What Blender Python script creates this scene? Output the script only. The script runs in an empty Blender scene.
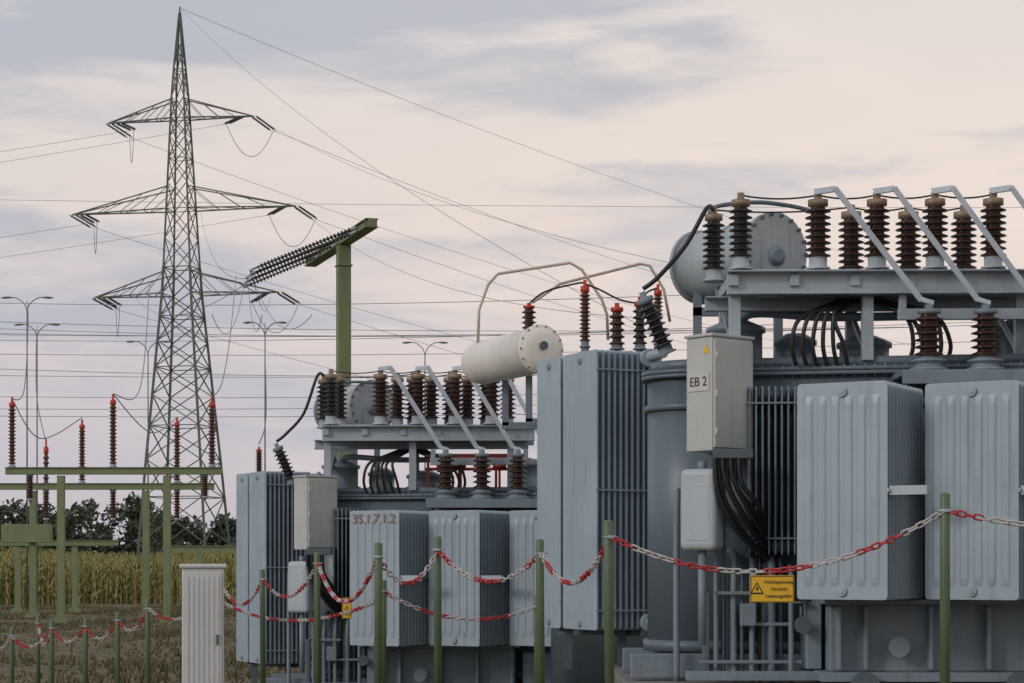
import bpy, math, random
import numpy as np
from mathutils import Vector, Matrix, Quaternion
random.seed(7); rng=np.random.default_rng(7)
sc=bpy.context.scene
sc.view_settings.view_transform='Standard'; sc.view_settings.look='None'; sc.view_settings.exposure=0
COL=sc.collection

# ---------------------------------------------------------------- materials
def nodes(m):
    m.use_nodes=True; nt=m.node_tree; nt.nodes.clear()
    o=nt.nodes.new('ShaderNodeOutputMaterial'); b=nt.nodes.new('ShaderNodeBsdfPrincipled')
    nt.links.new(b.outputs[0],o.inputs[0]); return nt,b
def mix(nt,fac,a,b):
    n=nt.nodes.new('ShaderNodeMix'); n.data_type='RGBA'
    for sock,val in ((n.inputs[0],fac),(n.inputs[6],a),(n.inputs[7],b)):
        if isinstance(val,(int,float)): sock.default_value=val
        elif isinstance(val,tuple): sock.default_value=(*val[:3],1)
        else: nt.links.new(val,sock)
    return n.outputs[2]
def noise(nt,scale,detail=4,mapscale=(1,1,1),dist=0.0,rough=.5,src='Object'):
    tc=nt.nodes.new('ShaderNodeTexCoord'); mp=nt.nodes.new('ShaderNodeMapping'); mp.inputs['Scale'].default_value=mapscale
    nt.links.new(tc.outputs[src],mp.inputs[0]); n=nt.nodes.new('ShaderNodeTexNoise')
    n.inputs['Scale'].default_value=scale; n.inputs['Detail'].default_value=detail; n.inputs['Distortion'].default_value=dist
    n.inputs['Roughness'].default_value=rough
    nt.links.new(mp.outputs[0],n.inputs['Vector']); return n.outputs[0]
def ramp(nt,x,lo,hi):
    r=nt.nodes.new('ShaderNodeMapRange'); r.inputs[1].default_value=lo; r.inputs[2].default_value=hi
    r.interpolation_type='SMOOTHSTEP'
    nt.links.new(x,r.inputs[0]); return r.outputs[0]
def mul(nt,x,k,op='MULTIPLY'):
    r=nt.nodes.new('ShaderNodeMath'); r.operation=op; nt.links.new(x,r.inputs[0])
    if isinstance(k,(int,float)): r.inputs[1].default_value=k
    else: nt.links.new(k,r.inputs[1])
    return r.outputs[0]
def paint(name,c,rough=.45,dirt=.35,rust=.0,metal=0.0,bump=.04,rustcol=(.16,.07,.03)):
    m=bpy.data.materials.new(name); nt,b=nodes(m)
    dark=tuple(x*.55 for x in c); light=tuple(min(1,x*1.14) for x in c)
    col=mix(nt,ramp(nt,noise(nt,1.1,4),.35,.7),c,light)
    col=mix(nt,mul(nt,ramp(nt,noise(nt,3.0,7,(4,4,.25),rough=.6),.50,.74),dirt),col,dark)
    col=mix(nt,mul(nt,ramp(nt,noise(nt,14,6),.58,.78),dirt*.5),col,dark)
    if rust>0: col=mix(nt,mul(nt,ramp(nt,noise(nt,6,8,(1,1,.5),rough=.65),.62,.72),rust),col,rustcol)
    nt.links.new(col,b.inputs['Base Color']); b.inputs['Metallic'].default_value=metal
    rr=nt.nodes.new('ShaderNodeMapRange'); rr.inputs[3].default_value=rough-.1; rr.inputs[4].default_value=min(1,rough+.2)
    nt.links.new(noise(nt,5,4),rr.inputs[0]); nt.links.new(rr.outputs[0],b.inputs['Roughness'])
    bp=nt.nodes.new('ShaderNodeBump'); bp.inputs['Strength'].default_value=bump; bp.inputs['Distance'].default_value=.02
    nt.links.new(noise(nt,30,4),bp.inputs['Height']); nt.links.new(bp.outputs[0],b.inputs['Normal'])
    return m
M={}
M['gray']=paint('grey_blue_paint',(.175,.218,.25),.42,.4,.25)
M['tank']=paint('tank_paint',(.115,.148,.175),.36,.32,.18)
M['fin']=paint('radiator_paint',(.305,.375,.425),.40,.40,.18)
M['fin2']=paint('darker_radiator_paint',(.16,.20,.235),.45,.35,.12)  # darker tone for the small radiator set farther back
M['base']=paint('base_paint',(.18,.225,.258),.45,.5,.40)
M['dark']=paint('dark_grey_paint',(.085,.11,.13),.5,.4,.2)
M['pale']=paint('pale_grey_paint',(.40,.445,.475),.42,.32,.25)
M['drum']=paint('weathered_drum_paint',(.36,.395,.41),.42,.65,.45,rustcol=(.20,.13,.09))
M['steel']=paint('galvanised_steel',(.32,.365,.40),.42,.36,.18,.2)
M['cab']=paint('cabinet_paint',(.46,.475,.46),.42,.28,.15)
M['plate']=paint('faded_plate',(.52,.51,.48),.5,.3,.0)
M['cream']=paint('cream_paint',(.80,.76,.69),.42,.28,.15)
M['white']=paint('pale_plastic',(.57,.585,.58),.45,.35,.0)
M['brown']=paint('brown_porcelain',(.042,.020,.015),.13,.25,0,0,.02)
M['blackins']=paint('dark_porcelain',(.022,.022,.022),.2,.3,0,0,.02)
M['redins']=paint('red_brown_porcelain',(.070,.026,.020),.3,.25,0,0,.02)
M['capr']=paint('rusty_cap_metal',(.28,.20,.14),.5,.5,.6,.3)
M['black']=paint('black_rubber',(.012,.013,.015),.4,.2)
M['green']=paint('green_post_paint',(.095,.135,.07),.45,.4,.2)
M['gfar']=paint('green_steel_paint',(.165,.20,.10),.6,.3,.1)
M['pylon']=paint('weathered_pylon_steel',(.105,.125,.098),.6,.3,.1,.2)
M['wire']=paint('aluminium_wire',(.17,.175,.185),.5,.2,0,.2)
M['strg']=paint('strain_insulator_glaze',(.045,.045,.046),.35,.3)
M['lampm']=paint('lamp_post_paint',(.13,.135,.14),.5,.2)
M['tan']=paint('tan_copper_pipe',(.52,.43,.35),.4,.3,0,.2)
M['red']=paint('red_plastic',(.42,.018,.022),.4,.4)
M['wchain']=paint('white_chain_plastic',(.46,.43,.42),.4,.5)
M['yellow']=paint('yellow_sign',(.72,.42,.02),.4,.15)
M['ink']=paint('black_print',(.02,.02,.02),.5,.0)
M['orange']=paint('orange_marking',(.27,.125,.075),.6,.35)
M['conc']=paint('concrete',(.20,.195,.18),.85,.5,.0,0,.2)
M['redp']=paint('red_terminal',(.42,.045,.02),.4,.2)
def veg(name,c1,c2,c3,sc_=1.0,trans=.0):
    m=bpy.data.materials.new(name); nt,b=nodes(m)
    col=mix(nt,ramp(nt,noise(nt,.6*sc_,4),.35,.65),c1,c2)
    col=mix(nt,ramp(nt,noise(nt,3*sc_,5),.45,.7),col,c3)
    nt.links.new(col,b.inputs['Base Color']); b.inputs['Roughness'].default_value=.85; return m
M['grass']=veg('dry_grass',(.125,.105,.05),(.165,.13,.07),(.08,.09,.035))
M['corn']=veg('corn_leaf',(.24,.235,.08),(.33,.28,.11),(.16,.18,.05),.5)
M['leaf']=veg('hazed_tree_leaf',(.066,.082,.052),(.085,.10,.064),(.054,.068,.046),.3)  # distance haze put into the leaf colour by lightening it
M['bark']=paint('bark',(.06,.05,.04),.9,.4)
m=bpy.data.materials.new('ground_soil'); nt,b=nodes(m)
col=mix(nt,ramp(nt,noise(nt,.12,6),.35,.65),(.14,.115,.06),(.095,.095,.04))
col=mix(nt,ramp(nt,noise(nt,1.2,8,rough=.7),.42,.68),col,(.185,.145,.085))
col=mix(nt,ramp(nt,noise(nt,5,8,rough=.8),.5,.7),col,(.06,.062,.03))
nt.links.new(col,b.inputs['Base Color']); b.inputs['Roughness'].default_value=.95
bp=nt.nodes.new('ShaderNodeBump'); bp.inputs['Strength'].default_value=.7; bp.inputs['Distance'].default_value=.15
nt.links.new(noise(nt,3,8,rough=.7),bp.inputs['Height']); nt.links.new(bp.outputs[0],b.inputs['Normal']); M['ground']=m

# ---------------------------------------------------------------- mesh builder
class MB:
    def __init__(s): s.v=[];s.f=[];s.m=[];s.s=[]
    def add(s,vs,fs,mat=0,smooth=False):
        o=len(s.v); s.v+= [tuple(x) for x in vs]; s.f+=[tuple(i+o for i in f) for f in fs]
        s.m+=[mat]*len(fs); s.s+=[smooth]*len(fs)
    def box(s,c,size,yaw=0,mat=0):
        c=Vector(c); R=Matrix.Rotation(math.radians(yaw),3,'Z'); hx,hy,hz=[x/2 for x in size]
        vs=[c+R@Vector((sx*hx,sy*hy,sz*hz)) for sz in(-1,1) for sx,sy in((-1,-1),(1,-1),(1,1),(-1,1))]
        s.add(vs,[(3,2,1,0),(4,5,6,7),(0,1,5,4),(1,2,6,5),(2,3,7,6),(3,0,4,7)],mat)
    def beam(s,p,q,w,h=None,mat=0):
        p=Vector(p);q=Vector(q);h=h or w; a=(q-p).normalized(); up=Vector((0,0,1))
        if abs(a.z)>.98: up=Vector((0,1,0))
        x=a.cross(up).normalized(); y=x.cross(a).normalized()
        vs=[b+x*sx*w/2+y*sy*h/2 for b in(p,q) for sx,sy in((-1,-1),(1,-1),(1,1),(-1,1))]
        s.add(vs,[(0,1,2,3),(7,6,5,4),(4,5,1,0),(5,6,2,1),(6,7,3,2),(7,4,0,3)],mat)
    def lathe(s,prof,p,axis=(0,0,1),seg=14,mat=0,smooth=True,caps=True):
        p=Vector(p); q=Vector(axis).normalized().to_track_quat('Z','Y'); vs=[]
        mats=mat if isinstance(mat,list) else [mat]*(len(prof)-1)
        for r,t in prof:
            for k in range(seg):
                a=2*math.pi*k/seg; vs.append(p+q@Vector((r*math.cos(a),r*math.sin(a),t)))
        o=len(s.v); s.v+=[tuple(x) for x in vs]
        for i in range(len(prof)-1):
            for k in range(seg):
                k2=(k+1)%seg; s.f.append((o+i*seg+k,o+i*seg+k2,o+(i+1)*seg+k2,o+(i+1)*seg+k)); s.m.append(mats[i]); s.s.append(smooth)
        if caps:
            s.f.append(tuple(o+k for k in reversed(range(seg)))); s.m.append(mats[0]); s.s.append(False)
            n=len(prof)-1; s.f.append(tuple(o+n*seg+k for k in range(seg))); s.m.append(mats[-1]); s.s.append(False)
    def cyl(s,p,q,r,r2=None,seg=12,mat=0):
        p=Vector(p);q=Vector(q); s.lathe([(r,0),(r if r2 is None else r2,(q-p).length)],p,q-p,seg,mat)
    def tube(s,pts,r,seg=6,mat=0):
        pts=[Vector(p) for p in pts]; n=len(pts); o=len(s.v); up=None
        for i,p in enumerate(pts):
            t=(pts[min(i+1,n-1)]-pts[max(i-1,0)]).normalized()
            if up is None: up=Vector((0,0,1)) if abs(t.z)<.9 else Vector((1,0,0))
            x=t.cross(up).normalized(); y=x.cross(t).normalized(); up=y
            for k in range(seg):
                a=2*math.pi*k/seg; s.v.append(tuple(p+x*r*math.cos(a)+y*r*math.sin(a)))
        for i in range(n-1):
            for k in range(seg):
                k2=(k+1)%seg; s.f.append((o+i*seg+k,o+(i+1)*seg+k,o+(i+1)*seg+k2,o+i*seg+k2)); s.m.append(mat); s.s.append(True)
        s.f.append(tuple(o+k for k in range(seg))); s.m.append(mat); s.s.append(False)
        s.f.append(tuple(o+(n-1)*seg+k for k in reversed(range(seg)))); s.m.append(mat); s.s.append(False)
    def prism(s,outline,z0,z1,mat=0,smooth=True):
        n=len(outline); vs=[(x,y,z0) for x,y in outline]+[(x,y,z1) for x,y in outline]; o=len(s.v)
        s.v+=vs
        for k in range(n):
            k2=(k+1)%n; s.f.append((o+k,o+k2,o+n+k2,o+n+k)); s.m.append(mat); s.s.append(smooth)
        s.f.append(tuple(o+n+k for k in range(n))); s.m.append(mat); s.s.append(False)
        s.f.append(tuple(o+k for k in reversed(range(n)))); s.m.append(mat); s.s.append(False)
    def obj(s,name,mats,parent=None,loc=(0,0,0),bevel=0,rel=None):
        me=bpy.data.meshes.new(name); vs=s.v
        if rel is not None: vs=[(a-rel[0],b-rel[1],c-rel[2]) for a,b,c in vs]
        me.from_pydata(vs,[],s.f)
        for k in mats: me.materials.append(M[k])
        me.polygons.foreach_set('material_index',s.m); me.polygons.foreach_set('use_smooth',s.s); me.update()
        o=bpy.data.objects.new(name,me); COL.objects.link(o); o.location=loc if rel is None or parent else rel
        if parent: o.parent=parent; o.location=(0,0,0)
        if bevel:
            b=o.modifiers.new('Bevel','BEVEL'); b.width=bevel; b.segments=2 if bevel<.03 else 4; b.limit_method='ANGLE'; b.angle_limit=math.radians(50)
        return o
def empty(name,loc):
    o=bpy.data.objects.new(name,None); o.empty_display_size=.3; COL.objects.link(o); o.location=loc; return o
def tag(o,label,cat,group=None):
    o['label']=label; o['category']=cat
    if group: o['group']=group
    return o
def rrect(x0,y0,w,d,r,yaw,seg=8):
    pts=[]
    for cx,cy,a0 in((w-r,r,-90),(w-r,d-r,0),(r,d-r,90),(r,r,180)):
        for k in range(seg+1):
            a=math.radians(a0+90*k/seg); pts.append((cx+r*math.cos(a),cy+r*math.sin(a)))
    c,s_=math.cos(math.radians(yaw)),math.sin(math.radians(yaw))
    return [(x0+x*c-y*s_,y0+x*s_+y*c) for x,y in pts]
def cat(p,q,sag,n=24):
    p=Vector(p);q=Vector(q); return [p.lerp(q,i/n)-Vector((0,0,sag*4*(i/n)*(1-i/n))) for i in range(n+1)]
def smooth_path(pts,n=6):
    pts=[Vector(p) for p in pts]; P=[pts[0]]+pts+[pts[-1]]; out=[]
    for i in range(1,len(P)-2):
        for k in range(n):
            t=k/n; a,b,c,d=P[i-1],P[i],P[i+1],P[i+2]
            out.append(.5*((2*b)+(c-a)*t+(2*a-5*b+4*c-d)*t*t+(3*b-a-3*c+d)*t**3))
    out.append(pts[-1]); return out
def bush(mb,p,axis,h,r,n=7,ins=0,met=1,base=.16,cap=.12,seg=14,top_mat=None):
    """ribbed porcelain bushing: flange, sheds, metal cap and stud"""
    top_mat=met if top_mat is None else top_mat
    rc=r*.55; prof=[];ms=[]
    def a(rr,t,mm): prof.append((rr,t)); ms.append(mm)
    a(r*.95,0,met); a(r*.95,h*.03,met); a(r*.7,h*.035,met); a(r*.7,h*base,met)
    d=h*(1-base-cap)/n; z=h*base
    for i in range(n):
        a(rc,z,ins); a(r,z+.18*d,ins); a(r*.98,z+.30*d,ins); a(rc*1.05,z+.62*d,ins); z+=d
    a(rc,z,top_mat); a(r*.78,z+h*.01,top_mat); a(r*.78,z+h*cap*.7,top_mat); a(r*.3,z+h*cap*.8,top_mat); a(r*.3,h*1.06,top_mat)
    mb.lathe(prof,p,axis,seg,ms[:-1])
def text_mesh(name,body,size,loc,yaw,mat,parent,ext=.002,pitch=90):
    c=bpy.data.curves.new(name,'FONT'); c.body=body; c.size=size; c.extrude=ext; c.align_x='CENTER'; c.align_y='CENTER'
    t=bpy.data.objects.new(name+'_tmp',c); COL.objects.link(t); bpy.context.view_layer.update()
    me=bpy.data.meshes.new_from_object(t.evaluated_get(bpy.context.evaluated_depsgraph_get())); bpy.data.objects.remove(t)
    me.materials.clear(); me.materials.append(M[mat]); o=bpy.data.objects.new(name,me); COL.objects.link(o)
    o.parent=parent; o.location=loc; o.rotation_euler=(math.radians(pitch),0,math.radians(yaw)); return o

# ---------------------------------------------------------------- camera, world, sun
HZ=2.1
cam=bpy.data.cameras.new('camera'); co=bpy.data.objects.new('camera',cam); COL.objects.link(co); sc.camera=co
cam.sensor_width=36; cam.lens=70.3; cam.shift_y=.218; cam.clip_end=3000; cam.clip_start=.2
co.location=(0,0,HZ); co.rotation_euler=(math.radians(90),0,0)
w=bpy.data.worlds.new('World'); sc.world=w; w.use_nodes=True; nt=w.node_tree; nt.nodes.clear()
out=nt.nodes.new('ShaderNodeOutputWorld'); bg=nt.nodes.new('ShaderNodeBackground'); nt.links.new(bg.outputs[0],out.inputs[0])
sky=nt.nodes.new('ShaderNodeTexSky'); sky.sky_type='NISHITA'; sky.sun_disc=False
SE,SA=math.radians(24),math.radians(-125)   # sun behind camera to the side
sky.sun_elevation=SE; sky.sun_rotation=SA
tc=nt.nodes.new('ShaderNodeTexCoord'); sep=nt.nodes.new('ShaderNodeSeparateXYZ'); nt.links.new(tc.outputs['Generated'],sep.inputs[0])
cr=nt.nodes.new('ShaderNodeValToRGB'); nt.links.new(sep.outputs['Z'],cr.inputs[0])
els=cr.color_ramp.elements; els[0].position=0; els[0].color=(.50,.455,.515,1); els[1].position=1; els[1].color=(.50,.54,.61,1)
for p,c in((.05,(.55,.49,.54)),(.10,(.69,.58,.575)),(.155,(.83,.685,.615)),(.20,(.83,.705,.63)),(.27,(.74,.675,.645)),(.34,(.66,.64,.65))):
    e=els.new(p); e.color=(*c,1)
base=cr.outputs[0]
xr=ramp(nt,sep.outputs['X'],-.30,.16)
base=mix(nt,xr,mix(nt,.30,base,(.54,.56,.62)),mix(nt,.22,base,(.90,.77,.67)))
n1=noise(nt,1.6,8,(2.0,2.0,14),.55,.50,'Generated'); n2=noise(nt,2.0,7,(2.0,2.0,11),.8,.50,'Generated'); n3=noise(nt,4.2,9,(2.6,2.6,11),1.0,.56,'Generated')
bias=mul(nt,mul(nt,mul(nt,sep.outputs['X'],-.22),mul(nt,sep.outputs['Z'],.14),'ADD'),-.045,'ADD')
nn=mul(nt,mul(nt,n1,.74),mul(nt,n3,.26),'ADD')
f1=ramp(nt,mul(nt,nn,bias,'ADD'),.46,.62); f2=ramp(nt,n2,.46,.74)
base=mix(nt,mul(nt,f2,.30),base,(.90,.78,.70))
base=mix(nt,mul(nt,f1,.68),base,(.39,.425,.51))
mx=nt.nodes.new('ShaderNodeMix'); mx.data_type='RGBA'; mx.blend_type='ADD'; mx.inputs[0].default_value=.010
nt.links.new(base,mx.inputs[6]); nt.links.new(sky.outputs[0],mx.inputs[7]); nt.links.new(mx.outputs[2],bg.inputs[0]); bg.inputs[1].default_value=.96
sl=bpy.data.lights.new('sun','SUN'); so=bpy.data.objects.new('sun',sl); COL.objects.link(so)
sl.energy=1.05; sl.angle=math.radians(14); sl.color=(1,.93,.86)
sd=Vector((math.sin(SA)*math.cos(SE),math.cos(SA)*math.cos(SE),math.sin(SE)))
so.rotation_euler=sd.to_track_quat('Z','Y').to_euler()

# ---------------------------------------------------------------- terrain
def gz(x,y):
    t=min(1,max(0,(y-18.5)/10.5)); t=t*t*(3-2*t); return .85*(1-t)-.12*t
ys=[-60,-30,-10,0,6,10,14,16,18,19,20,21,22,23,24,25,26,27,28,29,30,33]+list(range(36,110,3))+[115,130,160,220,320,500,900,2500]
xs=[-2500,-900,-400,-200,-120,-80]+list(range(-60,64,4))+[80,120,200,400,900,2500]
vs=[];fs=[]
for y in ys:
    for x in xs:
        j=0 if y<34 or y>140 or abs(x)>60 else random.uniform(-.06,.06)
        vs.append((x,y,gz(x,y)+j))
nx=len(xs)
for j in range(len(ys)-1):
    for i in range(nx-1): fs.append((j*nx+i,j*nx+i+1,(j+1)*nx+i+1,(j+1)*nx+i))
mb=MB(); mb.add(vs,fs,0,True); g=mb.obj('ground',['ground']); g['kind']='structure'
# grass tufts
N=34000; X=rng.uniform(-32,8,N); Y=34+74*rng.random(N)**1.2; vs=[];fs=[]
for x,y in zip(X,Y):
    if x/y>0.02: continue
    clump=.6+.5*math.sin(x*.9+2*math.sin(y*.4))*math.sin(y*.55)
    hh=rng.uniform(.05,.22)*clump*(1.9 if rng.random()<.05 else 1)
    for k in range(2):
        a=rng.uniform(0,3.14); dx,dy=math.cos(a)*.05,math.sin(a)*.05; l=rng.uniform(-.08,.08); o=len(vs)
        z=gz(x,y)-.05; vs+=[(x-dx,y-dy,z),(x+dx,y+dy,z),(x+l,y,z+hh+.05)]; fs.append((o,o+1,o+2))
mb=MB(); mb.add(vs,fs); g=mb.obj('grass',['grass']); g['kind']='stuff'; g['label']='dry brown grass covering the field'
# corn
vs=[];fs=[]
for r in range(20):
    y=111+r*.95
    for x in np.arange(-48,26,.30 if r<6 else .42):
        x0=x+rng.uniform(-.12,.12); y0=y+rng.uniform(-.3,.3); H=rng.uniform(2.4,3.0)+.2*math.sin(x*.35); o=len(vs); z=-.12
        vs+=[(x0-.03,y0,z),(x0+.03,y0,z),(x0+.02,y0,z+H),(x0-.02,y0,z+H)]; fs.append((o,o+1,o+2,o+3))
        for k in range(8):
            a=rng.uniform(0,6.28); L=rng.uniform(.35,.6); h0=z+.3+(H-.5)*k/8+rng.uniform(-.1,.1); c,s_=math.cos(a),math.sin(a); o=len(vs); ww=.05
            vs+=[(x0-s_*ww,y0+c*ww,h0),(x0+s_*ww,y0-c*ww,h0),(x0+c*L*.6-s_*ww,y0+s_*L*.6+c*ww,h0+.28),(x0+c*L*.6+s_*ww,y0+s_*L*.6-c*ww,h0+.28),(x0+c*L,y0+s_*L,h0+.02)]
            fs+=[(o,o+1,o+3,o+2),(o+2,o+3,o+4)]
        for k in range(3):
            a=rng.uniform(0,6.28); o=len(vs); vs+=[(x0-.03,y0,z+H-.05),(x0+.03,y0,z+H-.05),(x0+math.cos(a)*.12,y0+math.sin(a)*.12,z+H+.25)]; fs.append((o,o+1,o+2))
mb=MB(); mb.add(vs,fs); g=mb.obj('corn_field',['corn']); g['kind']='stuff'; g['label']='tall yellowing corn standing at the edge of the dry field'
# wood in the distance
vs=[];fs=[]; mb=MB()
for i in range(175):
    x=-95+i*.95+rng.uniform(-.6,.6); px=512+2000*x/205
    top=9.4 if px<150 else (7.6 if px<330 else 8.6)
    top*=rng.uniform(.86,1.04)*(1+.07*math.sin(x*.45)+.04*math.sin(x*1.3)); y0=205+rng.uniform(-8,8); 
    mb.cyl((x,y0,-.2),(x,y0,top*.6),.2,.1,6,1)
    for c in range(4):
        cx,cy,cz=x+rng.uniform(-1.8,1.8),y0+rng.uniform(-1.2,1.2),top*(.22+.2*c)-.2; R=rng.uniform(1.6,2.2)*(1.15-.15*c)
        n=150; d=rng.normal(size=(n,3)); d/=np.linalg.norm(d,axis=1)[:,None]; rr=R*rng.uniform(.2,1.2,n)**.6
        for (a,b_,c_),q in zip(d,rr):
            px_,py_,pz_=cx+a*q,cy+b_*q,max(.1,cz+c_*q*.9); u=rng.normal(size=3)*.17; v=rng.normal(size=3)*.17; o=len(vs)
            vs+=[(px_-u[0],py_-u[1],pz_-u[2]),(px_+v[0],py_+v[1],pz_+v[2]),(px_+u[0],py_+u[1],pz_+u[2]),(px_-v[0],py_-v[1],pz_-v[2])]; fs.append((o,o+1,o+2,o+3))
mb.add(vs,fs); g=mb.obj('distant_wood',['leaf','bark']); g['kind']='stuff'; g['label']='dark green wood on the horizon behind the corn'

# ---------------------------------------------------------------- pylon
PX,PY=-21.6,130.0; root=empty('electricity_pylon',(PX,PY,-.12))
tag(root,'tall green-grey steel lattice pylon with three crossarms in the corn field','pylon')
def pw(z): return float(np.interp(z,[0,9,20,33,38.1],[5.0,3.7,1.95,.82,.06]))
yw=math.radians(-12); 
def pr(x,y,z): return Vector((x*math.cos(yw)-y*math.sin(yw)+(.35-.01*z if z<35 else 0),x*math.sin(yw)+y*math.cos(yw),z))
mb=MB(); lv=[0,3.6,6.6,9,11.2,13.2,15,16.7,18.3,19.8,21.5,23.4,25.3,27.0,28.6,30,31.2,32.6,34.4,36.2,38.1]
cs=[(-1,-1),(1,-1),(1,1),(-1,1)]
for i in range(len(lv)-1):
    z0,z1=lv[i],lv[i+1]; a,b_=pw(z0)/2,pw(z1)/2; t=.15 if z0<20 else .11; tt=.062 if z0<20 else .048
    for k in range(4):
        c,d=cs[k],cs[(k+1)%4]
        mb.beam(pr(c[0]*a,c[1]*a,z0),pr(c[0]*b_,c[1]*b_,z1),t)
        if z1<38:
            mb.beam(pr(c[0]*a,c[1]*a,z0),pr(d[0]*b_,d[1]*b_,z1),tt); mb.beam(pr(d[0]*a,d[1]*a,z0),pr(c[0]*b_,c[1]*b_,z1),tt)
            if i%2: mb.beam(pr(c[0]*b_,c[1]*b_,z1),pr(d[0]*b_,d[1]*b_,z1),tt)
mb.cyl(pr(0,0,38.0),pr(0,0,38.5),.05)
mb.obj('lattice_body',['pylon'],root)
tips={}
for n,(zr0,zr1,L,R) in enumerate(((31.2,32.45,5.0,5.0),(25.3,26.75,7.6,7.8),(19.8,21.2,6.1,6.6))):
    mb=MB()
    for s_,ln in((-1,L),(1,R)):
        tip=pr(s_*ln,0,zr0-.05); tips[(n,s_)]=tip
        a,b_=pw(zr0)/2,pw(zr1)/2; K=4
        for yy in(-1,1):
            p0=pr(s_*a,yy*a,zr0); p1=pr(s_*b_,yy*b_,zr1); mb.beam(p0,tip,.08); mb.beam(p1,tip,.07)
            for k in range(K):
                t0,t1=k/K,(k+1)/K
                mb.beam(p0.lerp(tip,t1*.97),p1.lerp(tip,t0),.036)
        for k in range(K):
            t0,t1=k/K,(k+1)/K; A0=pr(s_*a,-a,zr0);B0=pr(s_*a,a,zr0)
            mb.beam(A0.lerp(tip,t0),B0.lerp(tip,t0),.035); mb.beam(A0.lerp(tip,t0),B0.lerp(tip,t1),.03)
    mb.obj('crossarm',['pylon'],root)
base=Vector((PX,PY,-.12))
NEXT=Vector((120,300,0)); LEFT=Vector((-210,165,0))
def string(mb,p,q,r=.11,n=12,ins=0,met=1):
    p=Vector(p);q=Vector(q); L=(q-p).length; prof=[(.03,0),(.03,L*.06)];ms=[met,met]
    d=L*.86/n; z=L*.07
    for i in range(n):
        prof+=[(r*.3,z),(r,z+.3*d),(r*.9,z+.45*d),(r*.3,z+.6*d)]; ms+=[ins]*4; z+=d
    prof+=[(.03,L*.95),(.03,L)]; ms+=[met,met]; mb.lathe(prof,p,q-p,8,ms[:-1])
wires=[]
for (n,s_),tip in tips.items():
    tp=Vector(tip)
    d1=Vector((.50,.80,-.26)).normalized(); d2=Vector((.62 if s_<0 else -.35,-.75,-.38)).normalized()
    mb=MB(); e1=tp+d1*2.1; e2=tp+d2*2.1+Vector((-s_*.7,0,0))
    for off in(-.2,.2):
        o=Vector((off*.6,off,off*.3)); string(mb,tp+o,e1+o,.082,12); string(mb,tp+o-Vector((s_*.7,0,0)),e2+o,.082,12)
    mb.obj('insulator_string',['strg','wire'],root)
    mb=MB(); mb.tube(cat(e2,e1,1.9,12),.020,5); mb.obj('jumper_wire',['wire'],root)
    wires.append((base+e1,NEXT+Vector((tip.x*.9,-tip.x*.5,tip.z)),7.5,.014))
    if n<2: wires.append((base+e2,LEFT+Vector((tip.x*.2,tip.x,tip.z-1)),6,.012))
wires.append((base+Vector((0,0,38.4)),NEXT+Vector((0,0,38)),6,.014)); wires.append((base+Vector((0,0,38.4)),Vector((4,62,9.5)),1.2,.010))
wires.append((Vector((-160,210,43)),Vector((160,190,37)),2,.020))
wires.append((base+tips[(0,1)],Vector((9,70,12)),1.2,.010)); wires.append((base+tips[(1,1)],Vector((4,60,9.5)),1.5,.010))

# ---------------------------------------------------------------- T gantry
A=Vector((-3.15,45,9.80)); B=Vector((-5.15,51,9.80)); root=empty('steel_gantry',(-4.0,47.5,-.12))
tag(root,'green steel T-shaped gantry holding long dark insulator strings','gantry')
R0=(-4.0,47.5,-.12)
mb=MB(); mb.box((-4.0,47.5,4.78),(.30,.30,9.8),18); mb.box((-4.0,47.5,9.2),(.36,.36,.04),18)
mb.box((-4.0,47.5,0),(.8,.8,.25),18); mb.obj('column',['gfar'],root,rel=R0,bevel=.01)
mb=MB(); mb.beam(A,B,.18,.16); mb.beam(A+Vector((0,0,.09)),B+Vector((0,0,.09)),.30,.024); mb.beam(A-Vector((0,0,.09)),B-Vector((0,0,.09)),.30,.024)
for t in(.02,.25,.5,.75,.98): c=A.lerp(B,t); mb.beam(c-Vector((.14,.045,0)),c+Vector((.14,.045,0)),.03,.17)
mb.obj('beam',['gfar'],root,rel=R0,bevel=.006)
for i,t in enumerate((.12,.42,.72)):
    p=A.lerp(B,t)+Vector((-.14,0,-.02)); q=Vector((-6.15-.18*i,47.2+.7*i,9.02-.06*i))
    for o in(-.16,.16):
        mb=MB(); oo=Vector((0,o,o*.5)); string(mb,p+oo,q+oo,.058,26-3*i)
        if o>0: mb.box(q,(.05,.4,.05),0,1)
        mb.obj('insulator_string',['strg','steel'],root,rel=R0)
    wires.append((q,base+Vector((tips[(2,1)].x*(.9-.7*i),0,20.2 if i!=1 else 25.2)),1.2,.010))
    wires.append((q,Vector((-3.6-.9*i,36,6.6)),.7,.007))
# busbar wires crossing behind
for (x0,y0,z0,x1,y1,z1,s_) in [(-60,118,19.4,12,70,11.8,1.2),(-60,118,18.4,12,72,10.6,1.2),(-60,122,17.2,10,74,11.0,1.0),(-60,100,13.6,30,90,12.5,1),(-60,101,12.7,30,92,11.6,1),
    (-60,102,11.7,30,92,10.9,1.1),(-60,104,11.0,30,94,10.6,1.0),(-60,96,10.2,30,88,9.6,1.0),(-60,99,14.6,30,90,13.4,1.1),(-60,110,16.0,35,95,14.0,1.2),
    (-60,95,15.8,30,85,12.6,1.4),(-50,90,12.6,30,92,12.0,1.6)]:
    wires.append((Vector((x0,y0,z0)),Vector((x1,y1,z1)),s_,.013))
for a,b_,s_,r in wires:
    mb=MB(); mb.tube(cat(a,b_,s_,28),r,5); o=mb.obj('overhead_wire',['wire'],rel=tuple(a))
    tag(o,'thin grey overhead power conductor crossing the sky','power line','overhead conductors')

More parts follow.
